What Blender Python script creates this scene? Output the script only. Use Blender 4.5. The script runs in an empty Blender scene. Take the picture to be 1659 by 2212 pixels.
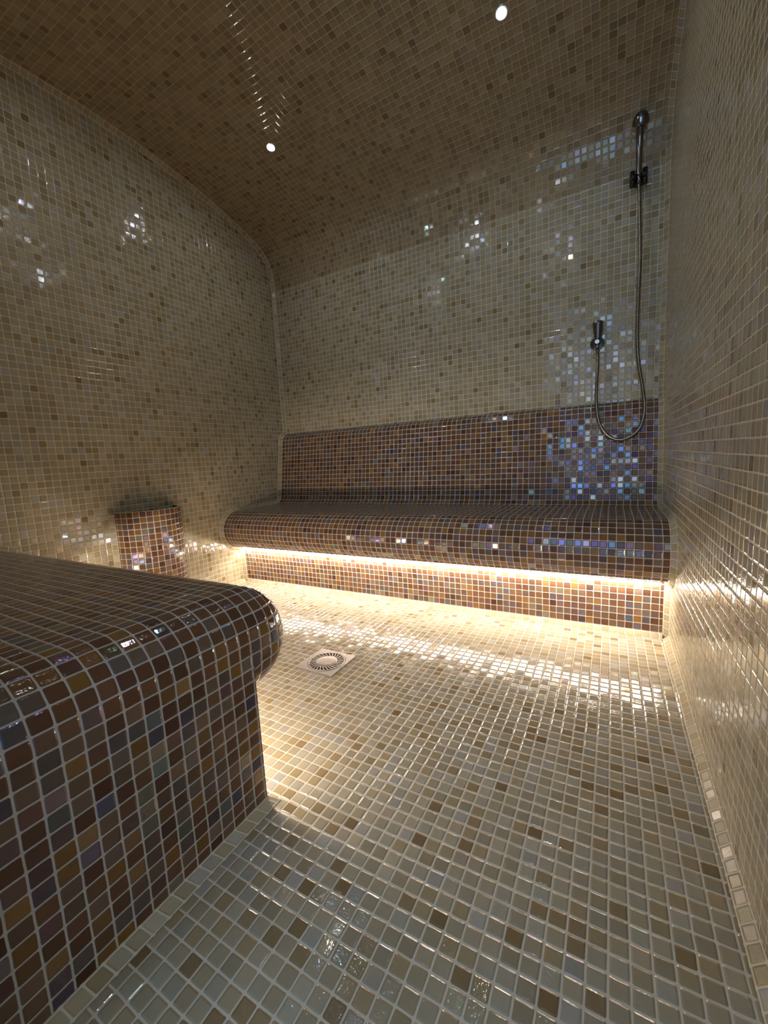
import bpy, math, random
from mathutils import Vector, Matrix
random.seed(7)
P = 0.026                      # mosaic pitch (tile + joint), metres
XL, XR = -1.919, 0.187         # left and right wall faces
YB, YF = 2.121, -0.03          # back and front wall faces
sc = bpy.context.scene
col = sc.collection

# ------------------------------------------------------------------ helpers
def link(o, parent=None):
    col.objects.link(o)
    if parent: o.parent = parent
    return o
def mesh_obj(name, verts, faces, mat, uvs=None, parent=None, smooth=False, mats=None, fmat=None):
    me = bpy.data.meshes.new(name)
    me.from_pydata([tuple(v) for v in verts], [], faces)
    if uvs:
        ul = me.uv_layers.new(name='UVMap')
        k = 0
        for pl in me.polygons:
            for li in pl.loop_indices:
                ul.data[li].uv = uvs[k]; k += 1
    for m in (mats or [mat]): me.materials.append(m)
    if fmat:
        for i, pl in enumerate(me.polygons): pl.material_index = fmat[i]
    if smooth:
        for pl in me.polygons: pl.use_smooth = True
    me.update()
    return link(bpy.data.objects.new(name, me), parent)
def empty(name, loc):
    o = bpy.data.objects.new(name, None); o.location = loc
    o.empty_display_size = .05
    return link(o)
def put(o, parent):
    """parent o keeping its world-space mesh coordinates"""
    o.parent = parent
    o.matrix_parent_inverse = Matrix.Translation(-Vector(parent.location))
    return o
def tag(o, label=None, cat=None, group=None, kind=None):
    if label: o['label'] = label
    if cat: o['category'] = cat
    if group: o['group'] = group
    if kind: o['kind'] = kind
    return o
class MB:
    def __init__(s): s.v = []; s.f = []; s.uv = []; s.m = []
    def poly(s, pts, uvs=None, m=0):
        b = len(s.v); s.v += [tuple(p) for p in pts]
        s.f.append(list(range(b, b+len(pts))))
        s.uv += list(uvs) if uvs else [(0.5, 0.5)]*len(pts)
        s.m.append(m)
    def build(s, name, mats, parent=None, smooth=False):
        if not isinstance(mats, (list, tuple)): mats = [mats]
        o = mesh_obj(name, s.v, s.f, None, s.uv, None, smooth, mats, s.m)
        if parent: put(o, parent)
        return o
    def box(s, a, b, m=0):
        (x0, y0, z0), (x1, y1, z1) = a, b
        c = [(x0,y0,z0),(x1,y0,z0),(x1,y1,z0),(x0,y1,z0),(x0,y0,z1),(x1,y0,z1),(x1,y1,z1),(x0,y1,z1)]
        for q in ((3,2,1,0),(4,5,6,7),(0,1,5,4),(1,2,6,5),(2,3,7,6),(3,0,4,7)):
            s.poly([c[i] for i in q], None, m)
    def tube(s, pts, r, n=12, cap=True, m=0):
        pts = [Vector(p) for p in pts]
        rs = r if isinstance(r, (list, tuple)) else [r]*len(pts)
        rings = []; up = Vector((0.31, 0.17, 0.93)).normalized()
        for i, p in enumerate(pts):
            t = (pts[min(i+1, len(pts)-1)] - pts[max(i-1, 0)]).normalized()
            a = up - t*up.dot(t)
            if a.length < 1e-4: a = Vector((1, 0, 0)) - t*t.x
            a.normalize(); b = t.cross(a); up = a
            rings.append([p + (a*math.cos(2*math.pi*k/n) + b*math.sin(2*math.pi*k/n))*rs[i] for k in range(n)])
        base = len(s.v)
        for rg in rings: s.v += [tuple(q) for q in rg]
        for i in range(len(rings)-1):
            for k in range(n):
                a, b = base+i*n+k, base+i*n+(k+1) % n
                s.f.append([a, b, b+n, a+n]); s.uv += [(0, 0)]*4; s.m.append(m)
        if cap:
            s.f.append([base+k for k in range(n)][::-1]); s.uv += [(0, 0)]*n; s.m.append(m)
            e = base+(len(rings)-1)*n
            s.f.append([e+k for k in range(n)]); s.uv += [(0, 0)]*n; s.m.append(m)
    def lathe(s, prof, center, axis='Z', n=32, m=0):
        """prof: list of (radius, height) along the axis"""
        def pt(r, h, a):
            x, y = r*math.cos(a), r*math.sin(a)
            d = {'Z': (x, y, h), 'Y': (x, h, y), '-Y': (x, -h, y)}[axis]
            return (center[0]+d[0], center[1]+d[1], center[2]+d[2])
        base = len(s.v)
        for r, h in prof:
            for k in range(n): s.v.append(pt(r, h, 2*math.pi*k/n))
        for i in range(len(prof)-1):
            for k in range(n):
                a, b = base+i*n+k, base+i*n+(k+1) % n
                s.f.append([a, b, b+n, a+n]); s.uv += [(0, 0)]*4; s.m.append(m)
        for e, rev in ((base, True), (base+(len(prof)-1)*n, False)):
            if (prof[0] if rev else prof[-1])[0] > 1e-5:
                l = [e+k for k in range(n)]
                s.f.append(l[::-1] if rev else l); s.uv += [(0, 0)]*n; s.m.append(m)

# polyline tools -----------------------------------------------------------
def arclen(pl):
    s = [0.0]
    for a, b in zip(pl, pl[1:]): s.append(s[-1] + math.dist(a, b))
    return s
def at(pl, s, t):
    t = min(max(t, 0), s[-1])
    for i in range(len(s)-1):
        if t <= s[i+1] + 1e-12:
            w = (t-s[i])/max(s[i+1]-s[i], 1e-12)
            return tuple(a+(b-a)*w for a, b in zip(pl[i], pl[i+1]))
    return pl[-1]
def stations(pl, s0=0.0, step=P):
    """points at arc lengths s0 + k*step and at both ends: list of (k as float, point)"""
    s = arclen(pl); L = s[-1]
    ts = [0.0]
    k = math.ceil((0-s0)/step + 1e-6)
    while s0+k*step < L-1e-6:
        if s0+k*step > 1e-6: ts.append(s0+k*step)
        k += 1
    ts.append(L)
    return [((t-s0)/step, at(pl, s, t)) for t in ts]
def smooth_curve(pts, sub=12):
    out = []
    n = len(pts)
    for i in range(n-1):
        p0, p1, p2, p3 = pts[max(i-1, 0)], pts[i], pts[i+1], pts[min(i+2, n-1)]
        for j in range(sub):
            t = j/sub
            out.append(tuple(0.5*((2*b)+(-a+c)*t+(2*a-5*b+4*c-d)*t*t+(-a+3*b-3*c+d)*t**3)
                             for a, b, c, d in zip(p0, p1, p2, p3)))
    out.append(tuple(pts[-1]))
    return out
def offset2(pl, d):
    """offset of a 2-D polyline to its left (direction turned by +90 degrees)"""
    out = []
    for i, p in enumerate(pl):
        a, b = pl[max(i-1, 0)], pl[min(i+1, len(pl)-1)]
        tx, ty = b[0]-a[0], b[1]-a[1]; l = math.hypot(tx, ty) or 1
        out.append((p[0]-ty/l*d, p[1]+tx/l*d))
    return out

# ------------------------------------------------------------------ materials
def mosaic(name, palette, grout, seed=0.0, gw=0.05, pearl=(0.5, 1.0), hues=None, rough=(0.045, 0.13),
           tilt=0.05, ior=1.6, jitter=0.12, micro=0.5, grout_var=0.12):
    """vitreous glass mosaic: one UV unit = one tile"""
    m = bpy.data.materials.new(name); m.use_nodes = True
    nt = m.node_tree; N = nt.nodes; L = nt.links; N.clear()
    def node(t, **kw):
        n = N.new(t)
        for k, v in kw.items(): setattr(n, k, v)
        return n
    def M(op, a, b=None, c=None, clamp=False):
        n = node('ShaderNodeMath', operation=op); n.use_clamp = clamp
        for i, v in enumerate((a, b, c)):
            if v is None: continue
            if isinstance(v, (int, float)): n.inputs[i].default_value = v
            else: L.new(v, n.inputs[i])
        return n.outputs[0]
    def V(op, a, b=None):
        n = node('ShaderNodeVectorMath', operation=op)
        for i, v in enumerate((a, b)):
            if v is None: continue
            if isinstance(v, tuple): n.inputs[i].default_value = v
            else: L.new(v, n.inputs[i])
        return n
    uv = node('ShaderNodeUVMap'); uv.uv_map = 'UVMap'
    # hand-laid joints are never dead straight
    nz = node('ShaderNodeTexNoise'); nz.inputs['Scale'].default_value = 0.9
    nz.inputs['Detail'].default_value = 1.0
    L.new(uv.outputs[0], nz.inputs['Vector'])
    wob = V('SCALE', V('SUBTRACT', nz.outputs['Color'], (0.5, 0.5, 0.5)).outputs[0]); wob.inputs['Scale'].default_value = 0.06
    uvw = V('ADD', uv.outputs[0], wob.outputs[0]).outputs[0]
    cell = V('FLOOR', uvw).outputs[0]; fr = V('FRACTION', uvw).outputs[0]
    cs = V('ADD', cell, (seed*17.3+0.5, seed*9.1+0.5, 0.0)).outputs[0]
    sep0 = node('ShaderNodeSeparateXYZ'); L.new(cs, sep0.inputs[0])
    cmb = node('ShaderNodeCombineXYZ'); L.new(sep0.outputs[0], cmb.inputs[0]); L.new(sep0.outputs[1], cmb.inputs[1]); cmb.inputs[2].default_value = seed+0.37
    wn = node('ShaderNodeTexWhiteNoise', noise_dimensions='3D'); L.new(cmb.outputs[0], wn.inputs['Vector'])
    cmb2 = V('ADD', cmb.outputs[0], (31.0, 57.0, 11.0)).outputs[0]
    wn2 = node('ShaderNodeTexWhiteNoise', noise_dimensions='3D'); L.new(cmb2, wn2.inputs['Vector'])
    cmb3 = V('ADD', cmb.outputs[0], (-23.0, 13.0, 29.0)).outputs[0]
    wn3 = node('ShaderNodeTexWhiteNoise', noise_dimensions='3D'); L.new(cmb3, wn3.inputs['Vector'])
    r2 = node('ShaderNodeSeparateXYZ'); L.new(wn2.outputs['Color'], r2.inputs[0])
    # rounded-square distance
    sp = node('ShaderNodeSeparateXYZ'); L.new(fr, sp.inputs[0])
    rad = 0.10
    def q(c):
        a = M('ABSOLUTE', M('SUBTRACT', c, 0.5))
        return M('SUBTRACT', a, 0.5-gw-rad)
    qx, qy = q(sp.outputs[0]), q(sp.outputs[1])
    mx, my = M('MAXIMUM', qx, 0.0), M('MAXIMUM', qy, 0.0)
    dout = M('SQRT', M('ADD', M('MULTIPLY', mx, mx), M('MULTIPLY', my, my)))
    din = M('MINIMUM', M('MAXIMUM', qx, qy), 0.0)
    sdf = M('SUBTRACT', M('ADD', dout, din), rad)          # <0 inside the tile
    mr = node('ShaderNodeMapRange', interpolation_type='SMOOTHSTEP')
    L.new(sdf, mr.inputs[0]); mr.inputs[1].default_value = 0.018; mr.inputs[2].default_value = -0.018
    tile = mr.outputs[0]
    mr2 = node('ShaderNodeMapRange', interpolation_type='SMOOTHSTEP')
    L.new(sdf, mr2.inputs[0]); mr2.inputs[1].default_value = 0.03; mr2.inputs[2].default_value = -0.11
    pillow = mr2.outputs[0]
    # colours
    cr = node('ShaderNodeValToRGB'); cr.color_ramp.interpolation = 'CONSTANT'
    els = cr.color_ramp.elements
    while len(els) > 1: els.remove(els[-1])
    pos = 0.0
    tot = sum(w for w, c in palette)
    for i, (w, c) in enumerate(palette):
        e = els[0] if i == 0 else els.new(pos)
        e.position = pos; e.color = (*c, 1); pos += w/tot
    L.new(wn.outputs['Value'], cr.inputs[0])
    # soft clouding inside every glass tile
    cl = node('ShaderNodeTexNoise'); cl.inputs['Scale'].default_value = 1.7; cl.inputs['Detail'].default_value = 2
    L.new(V('ADD', uvw, cmb.outputs[0]).outputs[0], cl.inputs['Vector'])
    br = M('ADD', M('ADD', M('MULTIPLY', r2.outputs[0], 2*jitter), 1-jitter-0.08), M('MULTIPLY', cl.outputs['Fac'], 0.16))
    tc = node('ShaderNodeVectorMath', operation='SCALE'); L.new(cr.outputs[0], tc.inputs[0]); L.new(br, tc.inputs['Scale'])
    gn = node('ShaderNodeTexNoise'); gn.inputs['Scale'].default_value = 0.35; gn.inputs['Detail'].default_value = 4
    L.new(uv.outputs[0], gn.inputs['Vector'])
    gb = M('ADD', M('MULTIPLY', gn.outputs['Fac'], 2*grout_var), 1-grout_var)
    gc = node('ShaderNodeVectorMath', operation='SCALE'); gc.inputs[0].default_value = grout; L.new(gb, gc.inputs['Scale'])
    mix = node('ShaderNodeMix', data_type='RGBA'); L.new(tile, mix.inputs['Factor'])
    L.new(gc.outputs[0], mix.inputs['A']); L.new(tc.outputs[0], mix.inputs['B'])
    # pearl film: some tiles mirror more than others, each with a tint of its own
    pw = M('POWER', r2.outputs[1], 3.5)
    spec = M('MULTIPLY', M('ADD', M('MULTIPLY', pw, pearl[1]-pearl[0]), pearl[0]), tile)
    hr = node('ShaderNodeValToRGB'); hr.color_ramp.interpolation = 'CONSTANT'
    els = hr.color_ramp.elements
    while len(els) > 1: els.remove(els[-1])
    hues = hues or [(1, (1, 1, 1))]
    pos = 0.0; tot = sum(w for w, c in hues)
    for i, (w, c) in enumerate(hues):
        e = els[0] if i == 0 else els.new(pos)
        e.position = pos; e.color = (*c, 1); pos += w/tot
    L.new(r2.outputs[2], hr.inputs[0])
    rg = M('ADD', M('MULTIPLY', wn3.outputs['Value'], rough[1]-rough[0]), rough[0])
    rmix = node('ShaderNodeMix', data_type='FLOAT'); L.new(tile, rmix.inputs[0]); rmix.inputs[2].default_value = 0.75; L.new(rg, rmix.inputs[3])
    # every tile is pressed in at a slightly different angle
    geo = node('ShaderNodeNewGeometry')
    tl = V('SCALE', V('SUBTRACT', wn3.outputs['Color'], (0.5, 0.5, 0.5)).outputs[0]); 
    L.new(M('MULTIPLY', tile, tilt), tl.inputs['Scale'])
    nn = V('NORMALIZE', V('ADD', geo.outputs['Normal'], tl.outputs[0]).outputs[0]).outputs[0]
    # orange-peel surface of the glass
    mn = node('ShaderNodeTexNoise'); mn.inputs['Scale'].default_value = 6.5; mn.inputs['Detail'].default_value = 1.2
    L.new(V('ADD', uvw, V('SCALE', cmb.outputs[0]).outputs[0]).outputs[0], mn.inputs['Vector'])
    mamp = M('MULTIPLY', M('ADD', M('MULTIPLY', M('POWER', wn3.outputs['Value'], 2.0), 0.9), 0.1), micro*0.12)
    h = M('ADD', pillow, M('MULTIPLY', M('MULTIPLY', mn.outputs['Fac'], mamp), tile))
    bp = node('ShaderNodeBump'); bp.inputs['Strength'].default_value = 1.0; bp.inputs['Distance'].default_value = 0.0011
    L.new(h, bp.inputs['Height']); L.new(nn, bp.inputs['Normal'])
    bs = node('ShaderNodeBsdfPrincipled')
    L.new(mix.outputs['Result'], bs.inputs['Base Color']); L.new(rmix.outputs[0], bs.inputs['Roughness'])
    L.new(spec, bs.inputs['Specular IOR Level']); L.new(hr.outputs[0], bs.inputs['Specular Tint'])
    bs.inputs['IOR'].default_value = ior
    L.new(bp.outputs[0], bs.inputs['Normal'])
    out = node('ShaderNodeOutputMaterial'); L.new(bs.outputs[0], out.inputs['Surface'])
    return m
def metal(name, c, rough, metallic=1.0, bump=None):
    m = bpy.data.materials.new(name); m.use_nodes = True
    nt = m.node_tree; b = nt.nodes['Principled BSDF']
    b.inputs['Base Color'].default_value = (*c, 1); b.inputs['Roughness'].default_value = rough
    b.inputs['Metallic'].default_value = metallic
    n = nt.nodes.new('ShaderNodeTexNoise'); n.inputs['Scale'].default_value = 60
    g = nt.nodes.new('ShaderNodeNewGeometry'); nt.links.new(g.outputs['Position'], n.inputs['Vector'])
    r = nt.nodes.new('ShaderNodeMapRange'); r.inputs[3].default_value = rough*0.85; r.inputs[4].default_value = rough*1.2
    nt.links.new(n.outputs['Fac'], r.inputs[0]); nt.links.new(r.outputs[0], b.inputs['Roughness'])
    return m
def emit(name, c, s):
    m = bpy.data.materials.new(name); m.use_nodes = True
    nt = m.node_tree; nt.nodes.clear()
    e = nt.nodes.new('ShaderNodeEmission'); e.inputs[0].default_value = (*c, 1); e.inputs[1].default_value = s
    o = nt.nodes.new('ShaderNodeOutputMaterial'); nt.links.new(e.outputs[0], o.inputs[0])
    return m

BEIGE = [(36, (.378,.316,.205)), (28, (.352,.288,.180)), (15, (.394,.340,.240)), (10, (.325,.255,.145)), (6, (.368,.333,.274)), (5, (.275,.207,.109)), (2, (.236,.165,.078))]
FLOOR = [(34, (.350,.296,.204)), (26, (.328,.272,.178)), (15, (.362,.320,.238)), (12, (.318,.245,.141)), (6, (.342,.312,.262)), (6, (.262,.189,.101)), (3, (.215,.148,.074))]
CEIL = [(38, (.325,.248,.146)), (30, (.298,.224,.128)), (16, (.345,.268,.166)), (11, (.258,.190,.104)), (5, (.210,.148,.076))]
BROWN = [(28, (.155,.074,.036)), (24, (.128,.061,.032)), (16, (.165,.098,.056)), (11, (.130,.090,.068)), (10, (.205,.102,.032)), (6, (.092,.041,.023)), (4, (.100,.074,.086)), (3, (.235,.122,.032)), (2, (.160,.142,.092))]
GROUT = (.60,.525,.39)
PEARL_L = [(30, (1,1,1)), (16, (.52,.76,1)), (10, (.80,.68,1)), (8, (1,.9,.7)), (6, (.7,1,.95))]
PEARL_D = [(24, (.34,.52,1)), (16, (.30,.68,1)), (12, (.50,.42,1)), (6, (.9,.7,1)), (6, (1,.9,.7)), (5, (.6,1,.95)), (31, (1,.93,.88))]
kw_l = dict(hues=PEARL_L, pearl=(.16, 1.0), ior=1.65, micro=3.6)
M_left = mosaic('mosaic_beige_left', BEIGE, GROUT, 1, **kw_l)
M_back = mosaic('mosaic_beige_back', BEIGE, GROUT, 2, **kw_l)
M_right = mosaic('mosaic_beige_right', BEIGE, GROUT, 3, **kw_l)
M_floor = mosaic('mosaic_floor', FLOOR, (.60,.53,.425), 4, **kw_l)
M_ceil = mosaic('mosaic_ceiling', CEIL, (.46,.36,.235), 5, **kw_l)
M_trim = mosaic('mosaic_trim', BEIGE[:5], GROUT, 6, hues=PEARL_L, pearl=(.05, .3), ior=1.45, rough=(.12, .3), micro=5.0)
kw_d = dict(hues=PEARL_D, pearl=(.08, 1.0), ior=1.95, jitter=.16, micro=5.0)
M_dark = mosaic('mosaic_brown', BROWN, (.52,.465,.405), 7, **kw_d)
M_dark2 = mosaic('mosaic_brown_bench', BROWN, (.52,.465,.405), 8, **kw_d)
M_pod = mosaic('mosaic_brown_basin', BROWN, (.52,.465,.39), 9, **kw_d)
M_plaster = metal('wall_core_plaster', (.45,.42,.38), .9, 0.0)
M_cavity_shade = metal('cavity_shade', (.03,.028,.026), .6, 0.0)  # shade inside the basin's hollow, put into the colour
M_chrome = metal('dark_chrome', (.22,.21,.215), .16)
M_hose = metal('steel_hose', (.27,.24,.20), .26)
M_black = metal('black_plastic', (.012,.012,.014), .32, 0.0)
M_steel = metal('brushed_steel', (.37,.325,.295), .44)
M_slot_shade = metal('drain_shade', (.01,.009,.008), .5, 0.0)  # near-black paint for the shade below the drain grate
M_ring = metal('lamp_ring_steel', (.7,.7,.72), .25)
M_led = emit('warm_led', (1.0, .885, .745), 112.0)
M_spot = emit('cool_led', (.86, .93, 1.0), 400.0)

# ------------------------------------------------------------------ profiles (Y, Z)
# vault and back wall on the left wall's plane
VAULT = [(-.03,1.62),(-.02,1.80),(0,1.88),(.04,1.955),(.10,2.008),(.18,2.042),(.27,2.070),(.36,2.093),(.48,2.117),(.57,2.135),
         (.68,2.150),(.75,2.158),(.84,2.166),(.95,2.171),(1.05,2.173),(1.15,2.171),(1.26,2.166),(1.35,2.158),(1.42,2.151),
         (1.54,2.135),(1.63,2.117),(1.74,2.093),(1.83,2.070),(1.92,2.045),(2.0,2.012),(2.06,1.972),(2.095,1.925),(2.112,1.87),(2.119,1.82),(2.121,1.784)]
VAULT = smooth_curve(VAULT, 6)
NC, NR = (1.644, .324), .109           # nose circle of the back bench
nose = [(NC[0]+NR*math.cos(math.radians(a)), NC[1]+NR*math.sin(math.radians(a))) for a in range(90, 279, 6)]
def arc(c, r, a0, a1, n=8):
    return [(c[0]+r*math.cos(math.radians(a0+(a1-a0)*i/n)), c[1]+r*math.sin(math.radians(a0+(a1-a0)*i/n))) for i in range(n+1)]
SEAT = [(1.985, .433)] + nose + [(1.665, .213)]
BACKREST = [(2.121, .880), (2.108, .879), (2.095, .874), (2.083, .865), (2.075, .853), (2.070, .838), (2.064, .80), (2.014, .468), (2.010, .455), (2.002, .443), (1.985, .433)]
RISER = [(1.660, .213), (1.667, .17), (1.672, .12), (1.672, 0)]

def extrude_x(mb, prof, x0, x1, s0, xoff, rev=False, m=0):
    """tile rows along the (Y,Z) profile, one flat facet per row, drawn along X"""
    st = stations(prof, s0)
    for (k0, a), (k1, b) in zip(st, st[1:]):
        v0, v1 = k0, k1
        pts = [(x0, a[0], a[1]), (x1, a[0], a[1]), (x1, b[0], b[1]), (x0, b[0], b[1])]
        uv = [((x0-xoff)/P, -v0), ((x1-xoff)/P, -v0), ((x1-xoff)/P, -v1), ((x0-xoff)/P, -v1)]
        if rev: pts.reverse(); uv.reverse()
        mb.poly(pts, uv, m)
def s_at(prof, fn):
    """arc length where fn(point) first turns true"""
    s = arclen(prof)
    n = 4000
    for i in range(n+1):
        t = s[-1]*i/n
        if fn(at(prof, s, t)): return t
    return 0.0

# ------------------------------------------------------------------ the room
def slab(name, poly2, to3, uvf, depth_vec, mat):
    """wall slab: tiled face polygon + plain back and sides"""
    mb = MB()
    f = [Vector(to3(a, b)) for a, b in poly2]
    mb.poly(f, [uvf(a, b) for a, b in poly2], 0)
    d = Vector(depth_vec); g = [p+d for p in f]
    mb.poly(g[::-1], None, 1)
    n = len(f)
    for i in range(n):
        j = (i+1) % n
        mb.poly([f[j], f[i], g[i], g[j]], None, 1)
    o = mb.build(name, [mat, M_plaster]); tag(o, kind='structure'); return o
slab('floor', [(XL-.1, -.5), (XR+.1, -.5), (XR+.1, YB+.1), (XL-.1, YB+.1)], lambda a, b: (a, b, 0),
     lambda a, b: ((a-.007)/P, (b-.6247)/P), (0, 0, -.1), M_floor)
vs = [p for p in VAULT[::3]] + [VAULT[-1]]
vout = offset2(vs, .03)
side = [(YF-.1, -.0), (YB+.08, -.0), (YB+.08, 1.78)] + [(min(max(y, YF-.1), YB+.08), z) for y, z in vout[::-1]] + [(YF-.1, 1.6)]
slab('wall_left', side, lambda a, b: (XL, a, b), lambda a, b: ((a-.7479)/P, (b-1.1104)/P), (-.1, 0, 0), M_left)
slab('wall_right', side[::-1], lambda a, b: (XR, a, b), lambda a, b: (-(a-.9093)/P, (b-.946)/P), (.1, 0, 0), M_right)
slab('wall_back', [(XL, .874), (XR, .874), (XR, 1.784), (XL, 1.784)], lambda a, b: (a, YB, b), lambda a, b: ((a-.153)/P, (b-.84)/P), (0, .1, 0), M_back)
# front wall around the doorway the photograph is taken from
DX0, DX1, DZ = -.50, .16, 1.98
mb = MB()
for (x0, x1, z0, z1) in ((XL, DX0, 0, 1.62), (DX0, DX1, DZ, 2.15), (DX1, XR, 0, 2.15), (XL, DX0, 1.62, 2.15)):
    if z0 >= 1.6 or x0 == DX1:
        mb.box((x0, YF-.16, z0), (x1, YF-.03 if z0 >= 1.6 else YF, z1), 1)
    else:
        mb.box((x0, YF-.16, z0), (x1, YF-.0005, z1), 1)
        mb.poly([(x1, YF, z0), (x0, YF, z0), (x0, YF, z1), (x1, YF, z1)], [(x1/P, z0/P), (x0/P, z0/P), (x0/P, z1/P), (x1/P, z1/P)], 0)
tag(mb.build('wall_front', [M_back, M_plaster]), kind='structure')
# vaulted ceiling: one facet per tile row; cut away above the doorway opening
mb = MB()
s0 = arclen(VAULT)[-1]
st = stations(VAULT, s0)
for (k0, a), (k1, b) in zip(st, st[1:]):
    xa, xb = XL, XR
    if max(a[1], b[1]) < DZ+.02 and b[0] < 1.0:           # the low front cove only left of the doorway
        xb = DX0
    pts = [(xb, a[0], a[1]), (xa, a[0], a[1]), (xa, b[0], b[1]), (xb, b[0], b[1])]
    mb.poly(pts[::-1], [((x-.153)/P, k) for x, k in ((xb, k0), (xa, k0), (xa, k1), (xb, k1))][::-1], 0)
vo = offset2(VAULT, .07)
for i in range(0, len(VAULT)-6, 6):
    a, b = vo[i], vo[i+6]
    xb = XR if (min(VAULT[i][1], VAULT[i+6][1]) >= DZ or VAULT[i][0] > 1) else DX0
    mb.poly([(xb, a[0], a[1]), (XL, a[0], a[1]), (XL, b[0], b[1]), (xb, b[0], b[1])], None, 1)
tag(mb.build('ceiling', [M_ceil, M_plaster]), kind='structure')

# ------------------------------------------------------------------ chamfer trims
trim_n = [0]
def strip(mb, pa, pb, step=P, thick=None):
    """tile strip between the paired 3-D polylines pa and pb"""
    mid = [tuple((a+b)/2 for a, b in zip(p, q)) for p, q in zip(pa, pb)]
    s = arclen(mid)
    n = max(1, round(s[-1]/step))
    ts = [s[-1]*i/n for i in range(n+1)]
    def para(pl, t):
        for i in range(len(s)-1):
            if t <= s[i+1]+1e-12:
                w = (t-s[i])/max(s[i+1]-s[i], 1e-12)
                return tuple(a+(b-a)*w for a, b in zip(pl[i], pl[i+1]))
        return pl[-1]
    for i in range(n):
        a0, a1 = para(pa, ts[i]), para(pa, ts[i+1]); b0, b1 = para(pb, ts[i]), para(pb, ts[i+1])
        mb.poly([a0, a1, b1, b0], [(i+.37, -.10), (i+1.37, -.10), (i+1.37, 1.10), (i+.37, 1.10)], 0)
def trim(pairs, flip=None):
    trim_n[0] += 1
    mb = MB()
    off = 0
    for pa, pb in pairs: strip(mb, pa, pb)
    # keep joints different from strip to strip
    o = mb.build('trim_%d' % trim_n[0], M_trim)
    tag(o, kind='structure'); return o
C = .0185
def dens(pl, n=60):
    s = arclen(pl); return [at(pl, s, s[-1]*i/n) for i in range(n+1)]
# floor edges
trim([([(XR-C, y, .0006) for y in (-.03, 1.66)], [(XR, y, C) for y in (-.03, 1.66)])])
trim([([(x, 1.672-C, .0006) for x in (XL+C, XR-C)], [(x, 1.672, C) for x in (XL+C, XR-C)])])
trim([([(XL+C, y, .0006) for y in (.55, 1.66)], [(XL, y, C) for y in (.55, 1.66)])])
# profile of the back bench, back wall and vault against the two side walls
full = [(1.672, 0), (1.672, .12), (1.667, .17), (1.662, .205)] + SEAT[::-1][1:] + BACKREST[::-1][1:]
full = dens(full, 400)
inner_l = offset2(full, C)
wallp = dens([(YB, .885), (YB, 1.784)], 40)
vaultp = dens(VAULT[::-1], 300)
for X, sg in ((XL, 1), (XR, -1)):
    pr = []
    def pair(prof, d):
        o2 = offset2(prof, d)
        a = [(X+sg*C, y-.0 , z) for y, z in prof]
        b = [(X, y, z) for y, z in o2]
        return (a, b) if sg > 0 else (b, a)
    # riser + nose + seat + backrest; profile runs upwards, room lies to its left
    pr.append(pair([p for p in full], C))
    pr.append(pair(wallp, C))
    pr.append(pair(vaultp, C))
    trim(pr)

# ------------------------------------------------------------------ back bench
bench = empty('tiled_bench', (-.866, 1.672, 0))
tag(bench, 'long brown mosaic bench with rounded nose and backrest against the back wall', 'bench')
bx0, bx1 = XL+.002, XR-.002
mb = MB(); s0 = s_at(SEAT, lambda p: p[0] < NC[0]-.05 and p[1] < .41); extrude_x(mb, SEAT, bx0, bx1, s0, .150)
mb.build('seat', M_dark, bench)
mb = MB(); s0 = s_at(BACKREST, lambda p: p[1] < .84); extrude_x(mb, BACKREST, bx0, bx1, s0, .153)
mb.build('backrest', M_dark2, bench)
mb = MB(); s0 = arclen(RISER)[-1]-C; extrude_x(mb, RISER, bx0, bx1, s0, .1319)
mb.build('base_panel', M_dark, bench)
mb = MB(); mb.box((XL+.03, 1.641, .2000), (XR-.03, 1.653, .2055))
o = mb.build('light_strip', M_led, bench); o['label'] = 'glowing warm white light strip under the nose'

# ------------------------------------------------------------------ front bench beside the doorway
XE = -.600; RF = .088; NZ = (.550, .328); NR2 = .109; RY = .522
fb = empty('tiled_bench', (-1.25, RY, 0))
tag(fb, 'dark brown mosaic bench with rounded end in the left foreground', 'bench')
FX0 = XL+.002
# tile lines on top lie at Y = .1802 + k*P, then the rows run round the nose
Ys = [YF+.001] + [.1802+k*P for k in range(-8, 20) if YF+.01 < .1802+k*P < NZ[0]-.002]
pars = [(y, None, (y-.1802)/P) for y in Ys]                 # (Y, angle, row)
k = (NZ[0]-.1802)/P
pars.append((NZ[0], math.pi/2, k))
da = P/NR2/3
a = math.pi/2 - da; k += 1/3
while a > math.radians(-90):
    pars.append((None, a, k)); a -= da; k += 1/3
pars.append((None, 'end', k))
ts = [0.0]; t = 0
while t+P/3 < RF*math.pi/2: t += P/3; ts.append(t)
ts.append(RF*math.pi/2)
sect = [(XE-RF+RF*math.cos(t/RF), RF-RF*math.sin(t/RF), t/P) for t in ts]      # (x, inset, row)
sect.append((FX0, 0.0, (RF*math.pi/2 + (XE-RF-FX0))/P))
def sp(i, s):
    """section of the bench inset by s[1] all round, so the end closes in a full round"""
    y, a, _ = pars[i]; r = NR2-s[1]
    if a is None: return (s[0], y, NZ[1]+r)
    if a == 'end': a = -(math.pi/2 + math.asin(min(1, (NZ[0]-RY)/r)))
    return (s[0], NZ[0]+r*math.cos(a), NZ[1]+r*math.sin(a))
def dev(i, s):
    """the end panel's tile grid carried on over the rounding"""
    y, a, _ = pars[i]; p = sp(i, sect[0]); t = s[2]*P
    if a is None: a = math.pi/2
    if a == 'end': a = -math.pi/2 - .26
    return ((p[1]+math.cos(a)*t-.1802)/P, (p[2]+math.sin(a)*t-.3482)/P)
mb = MB()
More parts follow.
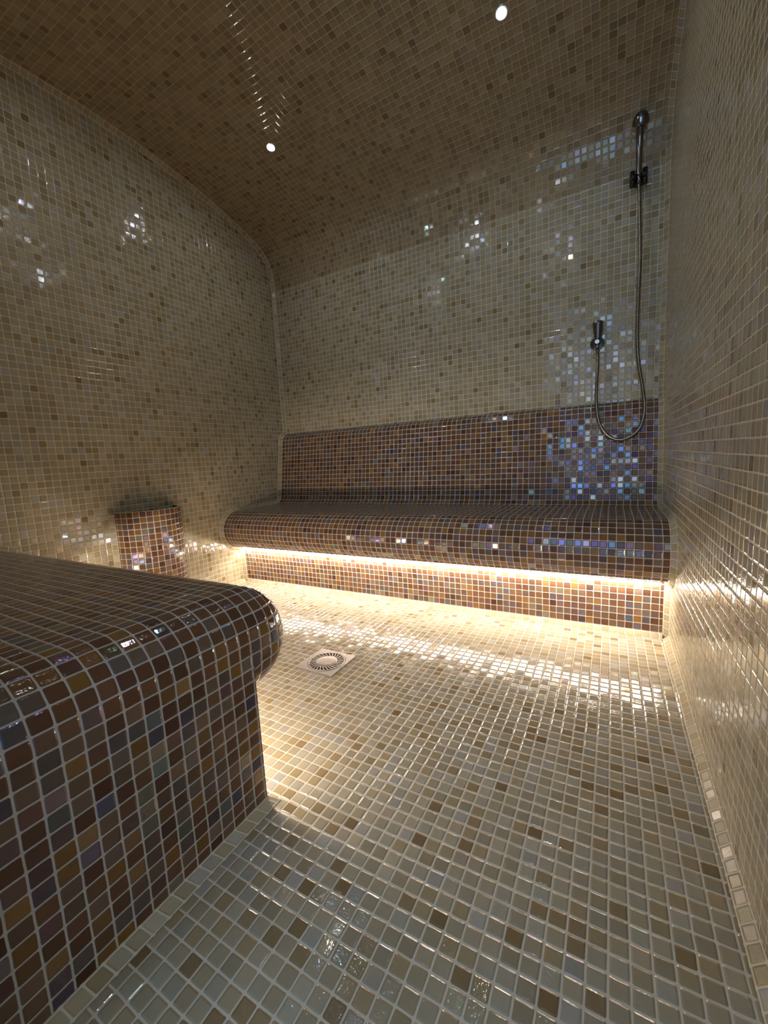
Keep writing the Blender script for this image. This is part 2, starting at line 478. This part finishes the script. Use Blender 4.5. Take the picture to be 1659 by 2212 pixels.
for i in range(len(pars)-1):
    for a_, b_ in zip(sect, sect[1:]):
        k0, k1 = pars[i][2], pars[i+1][2]
        if b_ is sect[-1]:
            uv = [(k0, b_[2]), (k0, a_[2]), (k1, a_[2]), (k1, b_[2])]
        else:
            uv = [dev(i, b_), dev(i, a_), dev(i+1, a_), dev(i+1, b_)]
        mb.poly([sp(i, b_), sp(i, a_), sp(i+1, a_), sp(i+1, b_)], uv)
mb.build('seat', M_dark, fb, smooth=True)
mb = MB()
edge = [sp(i, sect[0]) for i in range(len(pars))]
poly = [(p[1], p[2]) for p in edge] + [(RY, .300), (RY, 0), (YF+.001, 0)]
mb.poly([(XE, y, z) for y, z in poly][::-1], [((y-.1802)/P, (z-.3482)/P) for y, z in poly][::-1])
mb.build('end_panel', M_dark2, fb)
mb = MB(); extrude_x(mb, [(RY, .300), (RY, 0)], FX0, XE, .300-C, XE, rev=True)
mb.build('base_panel', M_dark, fb)
mb = MB(); mb.box((XL+.08, .528, .1900), (XE-.030, .540, .1970))
o = mb.build('light_strip', M_led, fb); o['label'] = 'glowing warm white light strip under the nose'
trim([([(XE, y, C) for y in (YF, .522)], [(XE+C, y, .0006) for y in (YF, .522+C)]),
      ([(XE, .522, C), (FX0, .522, C)], [(XE+C, .522+C, .0006), (FX0, .522+C, .0006)])])
fprof = dens([sp(i, sect[-1])[1:] for i in range(len(pars))], 120)
o2 = offset2(fprof, C)
trim([([(XL, y, z) for y, z in o2], [(XL+C, y, z) for y, z in fprof])])

# ------------------------------------------------------------------ half-round basin on the left wall
PY, PRX, PRY, PT = 1.121, .150, .150, .512
pod = empty('wall_basin', (XL, PY, 0))
tag(pod, 'half-round brown mosaic basin with dark hollow top built against the left beige wall', 'basin')
nseg = round(math.pi*PRX/P)
ang = [-math.pi/2 + math.pi*i/nseg for i in range(nseg+1)]
ring = [(XL+PRX*math.cos(a), PY+PRY*math.sin(a)) for a in ang]
mb = MB()
for i in range(nseg):
    (xa, ya), (xb, yb) = ring[i], ring[i+1]
    mb.poly([(xa, ya, .0005), (xb, yb, .0005), (xb, yb, PT), (xa, ya, PT)], [(i, -PT/P), (i+1, -PT/P), (i+1, 0), (i, 0)])
mb.build('shell', M_pod, pod)
TH = .012
rin = [(XL+(PRX-TH)*math.cos(a), PY+(PRY-TH)*math.sin(a)) for a in ang]
mb = MB()
for i in range(nseg):
    mb.poly([(*ring[i], PT), (*ring[i+1], PT), (*rin[i+1], PT), (*rin[i], PT)])
o = mb.build('rim', M_plaster, pod)
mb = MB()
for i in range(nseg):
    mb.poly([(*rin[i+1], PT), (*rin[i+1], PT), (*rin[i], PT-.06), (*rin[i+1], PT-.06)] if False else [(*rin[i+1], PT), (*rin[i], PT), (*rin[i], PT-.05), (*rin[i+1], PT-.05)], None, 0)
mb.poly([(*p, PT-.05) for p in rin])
o = mb.build('bowl', M_cavity_shade, pod); o['label'] = 'dark hollow inside of the basin'
for ysg in (-1, 1):
    mb = MB()
    y0 = PY+ysg*PRY
    strip(mb, [(XL+C, y0-ysg*.001, z) for z in (.001, PT-.004)], [(XL, y0+ysg*C, z) for z in (.001, PT-.004)])
    o = mb.build('edge_trim', M_trim, pod); o['label'] = 'beige tile edging where the basin meets the wall'

# ------------------------------------------------------------------ floor drain
DC = Vector((-.846, 1.048, 0))
dr = empty('floor_drain', DC)
tag(dr, 'square steel floor drain with round slotted grate set in the tiled floor', 'drain')
mb = MB(); h = .0735; R0 = .0655; n = 48; zt = .0042
sq = []
for k in range(n):
    a = 2*math.pi*k/n; c, s_ = math.cos(a), math.sin(a); q = h/max(abs(c), abs(s_)); sq.append((DC.x+q*c, DC.y+q*s_))
ci = [(DC.x+R0*math.cos(2*math.pi*k/n), DC.y+R0*math.sin(2*math.pi*k/n)) for k in range(n)]
# make sure the square's corners are hit exactly (n is a multiple of 8)
for k in range(n):
    j = (k+1) % n
    mb.poly([(*sq[k], zt), (*sq[j], zt), (*ci[j], zt), (*ci[k], zt)])
    mb.poly([(*sq[k], 0), (*sq[j], 0), (*sq[j], zt), (*sq[k], zt)])
    mb.poly([(*ci[j], zt), (*ci[k], zt), (*ci[k], .0008), (*ci[j], .0008)][::-1])
mb.build('frame_plate', M_steel, dr)
mb = MB(); mb.lathe([(.0645, .0008), (.0645, .0040), (.0635, .0052), (.0600, .0052), (.0590, .004), (.0590, .0008)], DC, n=48)
grate = mb.build('grate', M_steel, dr, smooth=False)
mb = MB(); ns = 28
for k in range(ns):
    a = 2*math.pi*k/ns + .05; tw = .22
    p0 = (DC.x+.036*math.cos(a), DC.y+.036*math.sin(a)); p1 = (DC.x+.0595*math.cos(a+tw), DC.y+.0595*math.sin(a+tw))
    dx, dy = p1[0]-p0[0], p1[1]-p0[1]; l = math.hypot(dx, dy); nx, ny = -dy/l*.0017, dx/l*.0017
    b = [(p0[0]+nx, p0[1]+ny), (p1[0]+nx*1.3, p1[1]+ny*1.3), (p1[0]-nx*1.3, p1[1]-ny*1.3), (p0[0]-nx, p0[1]-ny)]
    mb.poly([(*q, .0046) for q in b][::-1])
    for i in range(4):
        j = (i+1) % 4
        mb.poly([(*b[i], .0046), (*b[j], .0046), (*b[j], .001), (*b[i], .001)])
mb.build('slats', M_steel, grate)
mb = MB(); mb.lathe([(.037, .0010), (.037, .0044), (.035, .0049), (.022, .0053), (.0, .0055)], DC, n=40)
mb.build('cap', M_steel, grate, smooth=True)
mb = MB(); mb.lathe([(.065, .0005), (.065, .0010), (0, .0010)], DC, n=40)  # flat disc, no real depth; its colour stands in for the well's shade
mb.build('drain_well_shade', M_slot_shade, dr)

# ------------------------------------------------------------------ hand shower, its holder and the wall valve
HX = .078
hs = empty('hand_shower', (HX, 2.062, 1.75))
tag(hs, 'chrome hand shower hanging in its wall holder with a long steel hose loop', 'shower')
hd = Vector((HX, 2.052, 1.868)); hu = Vector((HX, 2.030, 1.900))
mb = MB(); mb.tube(smooth_curve([(HX, 2.072, 1.745), (HX, 2.071, 1.79), (HX, 2.066, 1.84), (HX, 2.056, 1.875), (HX, 2.040, 1.902)], 6),
                   [.0105+.004*(i/24)**2 for i in range(25)], 16)
mb.build('handle', M_chrome, hs, smooth=True)
# round spray head tilted down to the room: lathe about its own axis, then rotated
mb = MB(); mb.lathe([(.0, .030), (.010, .029), (.019, .024), (.025, .013), (.0275, .001), (.0285, -.006), (.0275, -.0105), (.025, -.0108)], (0, 0, 0), n=36)
o = mb.build('shower_head', M_chrome, None, smooth=True)
mf = MB(); mf.lathe([(.0252, -.0095), (.0252, -.0108), (.012, -.0112), (0, -.0112)], (0, 0, 0), n=36)
nozz = random.Random(3)
for rr, nn in ((.008, 6), (.015, 12), (.0215, 18)):
    for k in range(nn):
        a = 2*math.pi*k/nn
        mf.lathe([(.0011, -.0108), (.0009, -.0128), (0, -.0128)], (rr*math.cos(a), rr*math.sin(a), 0), n=6)
f = mf.build('spray_face', M_black, None)
rotm = Matrix.Translation((HX+.001, 2.030, 1.914)) @ Matrix.Rotation(math.radians(38), 4, 'X')
for ob in (o, f): ob.data.transform(rotm)
put(o, hs); put(f, o)
hose = [(.0779,2.072,1.7456),(.0798,2.075,1.72),(.0812,2.075,1.6937),(.0851,2.075,1.5901),(.0894,2.07,1.4307),(.0868,2.065,1.2879),(.0858,2.06,1.1422),(.0922,2.055,1.0299),
        (.1069,2.045,.9336),(.1163,2.035,.8569),(.1141,2.03,.8006),(.1003,2.025,.7545),(.0712,2.022,.7243),(.0328,2.02,.7116),(-.0052,2.022,.726),
        (-.0337,2.025,.7597),(-.0521,2.03,.8067),(-.0602,2.035,.8766),(-.0597,2.045,.9556),(-.0580,2.065,1.0351),(-.0590,2.082,1.080),(-.0600,2.0862,1.1085)]
hp = smooth_curve(hose, 14); s_ = arclen(hp)
nr = int(s_[-1]/.0034)
pts = [at(hp, s_, s_[-1]*i/nr) for i in range(nr+1)]
mb = MB(); mb.tube(pts, [.0063 if i % 2 else .0070 for i in range(nr+1)], 10)
hose_o = mb.build('hose', M_hose, hs, smooth=True)
mb = MB(); mb.tube([(.0779, 2.072, 1.748), (.0785, 2.073, 1.735), (.0797, 2.075, 1.716)], [.0105, .0098, .0082], 14)
mb.build('hose_nut', M_chrome, hose_o, smooth=True)

hh = empty('shower_holder', (HX, YB, 1.74))
tag(hh, 'small black wall bracket that carries the hand shower', 'shower holder')
mb = MB(); mb.lathe([(.0, .002), (.020, .002), (.024, .006), (.024, .016), (.019, .022), (.0, .022)], (HX+.003, YB, 1.745), '-Y', 28)
mb.build('wall_plate', M_black, hh, smooth=False)
mb = MB()
for sx in (-1, 1):
    mb.tube(smooth_curve([(HX+sx*.012, 2.108, 1.738), (HX+sx*.021, 2.088, 1.738), (HX+sx*.0205, 2.068, 1.739), (HX+sx*.0145, 2.056, 1.740)], 5), .0085, 10)
    mb.tube([(HX+sx*.0215, 2.078, 1.712), (HX+sx*.0215, 2.076, 1.768)], .0092, 12)
mb.build('fork', M_black, hh, smooth=True)

vo_ = empty('shower_valve', (-.062, YB, 1.14))
tag(vo_, 'small chrome wall valve with round plate feeding the shower hose', 'valve')
VX, VZ = -.0615, 1.140
mb = MB(); mb.lathe([(0, .001), (.027, .001), (.0285, .004), (.0265, .007), (.022, .008), (.0205, .012), (.012, .014), (0, .014)], (VX, YB, VZ), '-Y', 36)
mb.build('wall_plate', M_chrome, vo_, smooth=False)
mb = MB(); mb.lathe([(0, .013), (.0125, .013), (.0125, .040), (.009, .044), (0, .044)], (VX, YB, VZ), '-Y', 24)
vb = mb.build('valve_body', M_chrome, vo_, smooth=False)
mb = MB(); mb.lathe([(0, .012), (.0125, .012), (.0145, .022), (.0190, .050), (.0215, .078), (.0200, .084), (.0, .085)], (VX+.002, YB-.032, VZ), 'Z', 28)
mb.build('knob', M_chrome, vo_, smooth=False)
mb = MB(); mb.tube([(VX+.0012, YB-.034, VZ-.008), (VX+.0014, YB-.035, VZ-.030)], [.0095, .0082], 16)
mb.build('outlet_nut', M_chrome, vb, smooth=True)

# ------------------------------------------------------------------ ceiling spotlights
SP = [(-1.384, 1.5926, 'cool white LED spotlight in the vault, the one nearer the left wall'),
      (-.3415, 1.5829, 'cool white LED spotlight in the vault, at the top edge right of centre'),
      (-.852, 1.190, 'cool white LED spotlight at the crown of the vault, middle of the five'),
      (-1.372, .678, 'cool white LED spotlight in the vault, above the front bench'),
      (-.331, .674, 'cool white LED spotlight in the vault, above the doorway side of the floor')]
sv = arclen(VAULT)
lamps = []
for i, (x, y, lab) in enumerate(SP):
    t = s_at(VAULT, lambda p: p[0] >= y)
    a, b = at(VAULT, sv, t-.02), at(VAULT, sv, t+.02); z = (a[1]+b[1])/2
    slope = math.atan2(b[1]-a[1], b[0]-a[0])
    rot = Matrix.Translation((x, y, z)) @ Matrix.Rotation(slope, 4, 'X')
    e = empty('ceiling_spotlight', (x, y, z))
    tag(e, lab, 'spotlight', 'LED spotlights in the vaulted ceiling')
    mb = MB(); mb.lathe([(.0165, .001), (.0165, -.003), (.021, -.0036), (.0245, -.001), (.0245, .002)], (0, 0, 0), n=28)
    r = mb.build('ring', M_ring); r.data.transform(rot); put(r, e)
    mb = MB(); mb.lathe([(.0162, -.0005), (.0140, -.0030), (.008, -.0046), (0, -.0052)], (0, 0, 0), n=24)
    l = mb.build('lens', M_spot, smooth=True); l.data.transform(rot); put(l, e)
    ld = bpy.data.lights.new('spot_lamp', 'SPOT'); ld.energy = 0.3; ld.color = (.84, .92, 1.0)
    ld.spot_size = math.radians(118); ld.spot_blend = .55; ld.shadow_soft_size = .012
    lo = link(bpy.data.objects.new('spot_lamp', ld)); lo.location = (x, y, z-.010); lamps.append(lo)

# ------------------------------------------------------------------ room beyond the doorway, lit by one window
mb = MB()
LX0, LX1, LY, LZ = -1.5, 1.1, -1.6, 2.5
wx0, wx1, wz0, wz1 = -.85, .95, .12, 2.22
for a, b in (((LX0, LY-.1, 0), (wx0, LY, LZ)), ((wx1, LY-.1, 0), (LX1, LY, LZ)), ((wx0, LY-.1, 0), (wx1, LY, wz0)), ((wx0, LY-.1, wz1), (wx1, LY, LZ)),
             ((LX0-.1, LY-.1, 0), (LX0, YF-.16, LZ)), ((LX1, LY-.1, 0), (LX1+.1, YF-.16, LZ)), ((LX0-.1, LY-.1, LZ), (LX1+.1, YF-.1, LZ+.1)),
             ((LX0-.1, LY-.1, -.1), (LX1+.1, -.5, -.0)), ((XR, YF-.26, 0), (LX1+.1, YF-.1, LZ)), ((LX0-.1, YF-.26, 2.1), (LX1+.1, YF-.13, LZ+.05)), ((LX0-.1, YF-.26, 0), (DX0, YF-.16, LZ))):
    mb.box(a, b)
tag(mb.build('wall_entrance', M_plaster), kind='structure')

# ------------------------------------------------------------------ daylight outside that window
wd = bpy.data.worlds.new('outside'); sc.world = wd; wd.use_nodes = True
bg = wd.node_tree.nodes['Background']; bg.inputs[0].default_value = (.48, .71, 1.0, 1); bg.inputs[1].default_value = 3.1

# ------------------------------------------------------------------ camera
cd = bpy.data.cameras.new('camera'); co = link(bpy.data.objects.new('camera', cd)); sc.camera = co
cd.sensor_fit = 'VERTICAL'; cd.sensor_height = 36.0; cd.lens = 880.14/2212*36
cd.clip_start = .01
Rv, Uv, Fv = (.87421735,.48261772,-.05314278), (-.01592758,.13789884,.99031824), (-.48527346,.86490696,-.12824049)
m = Matrix(((Rv[0], Uv[0], -Fv[0]), (Rv[1], Uv[1], -Fv[1]), (Rv[2], Uv[2], -Fv[2]))).to_4x4()
m.translation = (0, 0, .6832)
co.matrix_world = m

vs_ = sc.view_settings
vs_.view_transform = 'Standard'; vs_.look = 'None'; vs_.gamma = 1.0; vs_.use_curve_mapping = False
vs_.exposure = 0.1
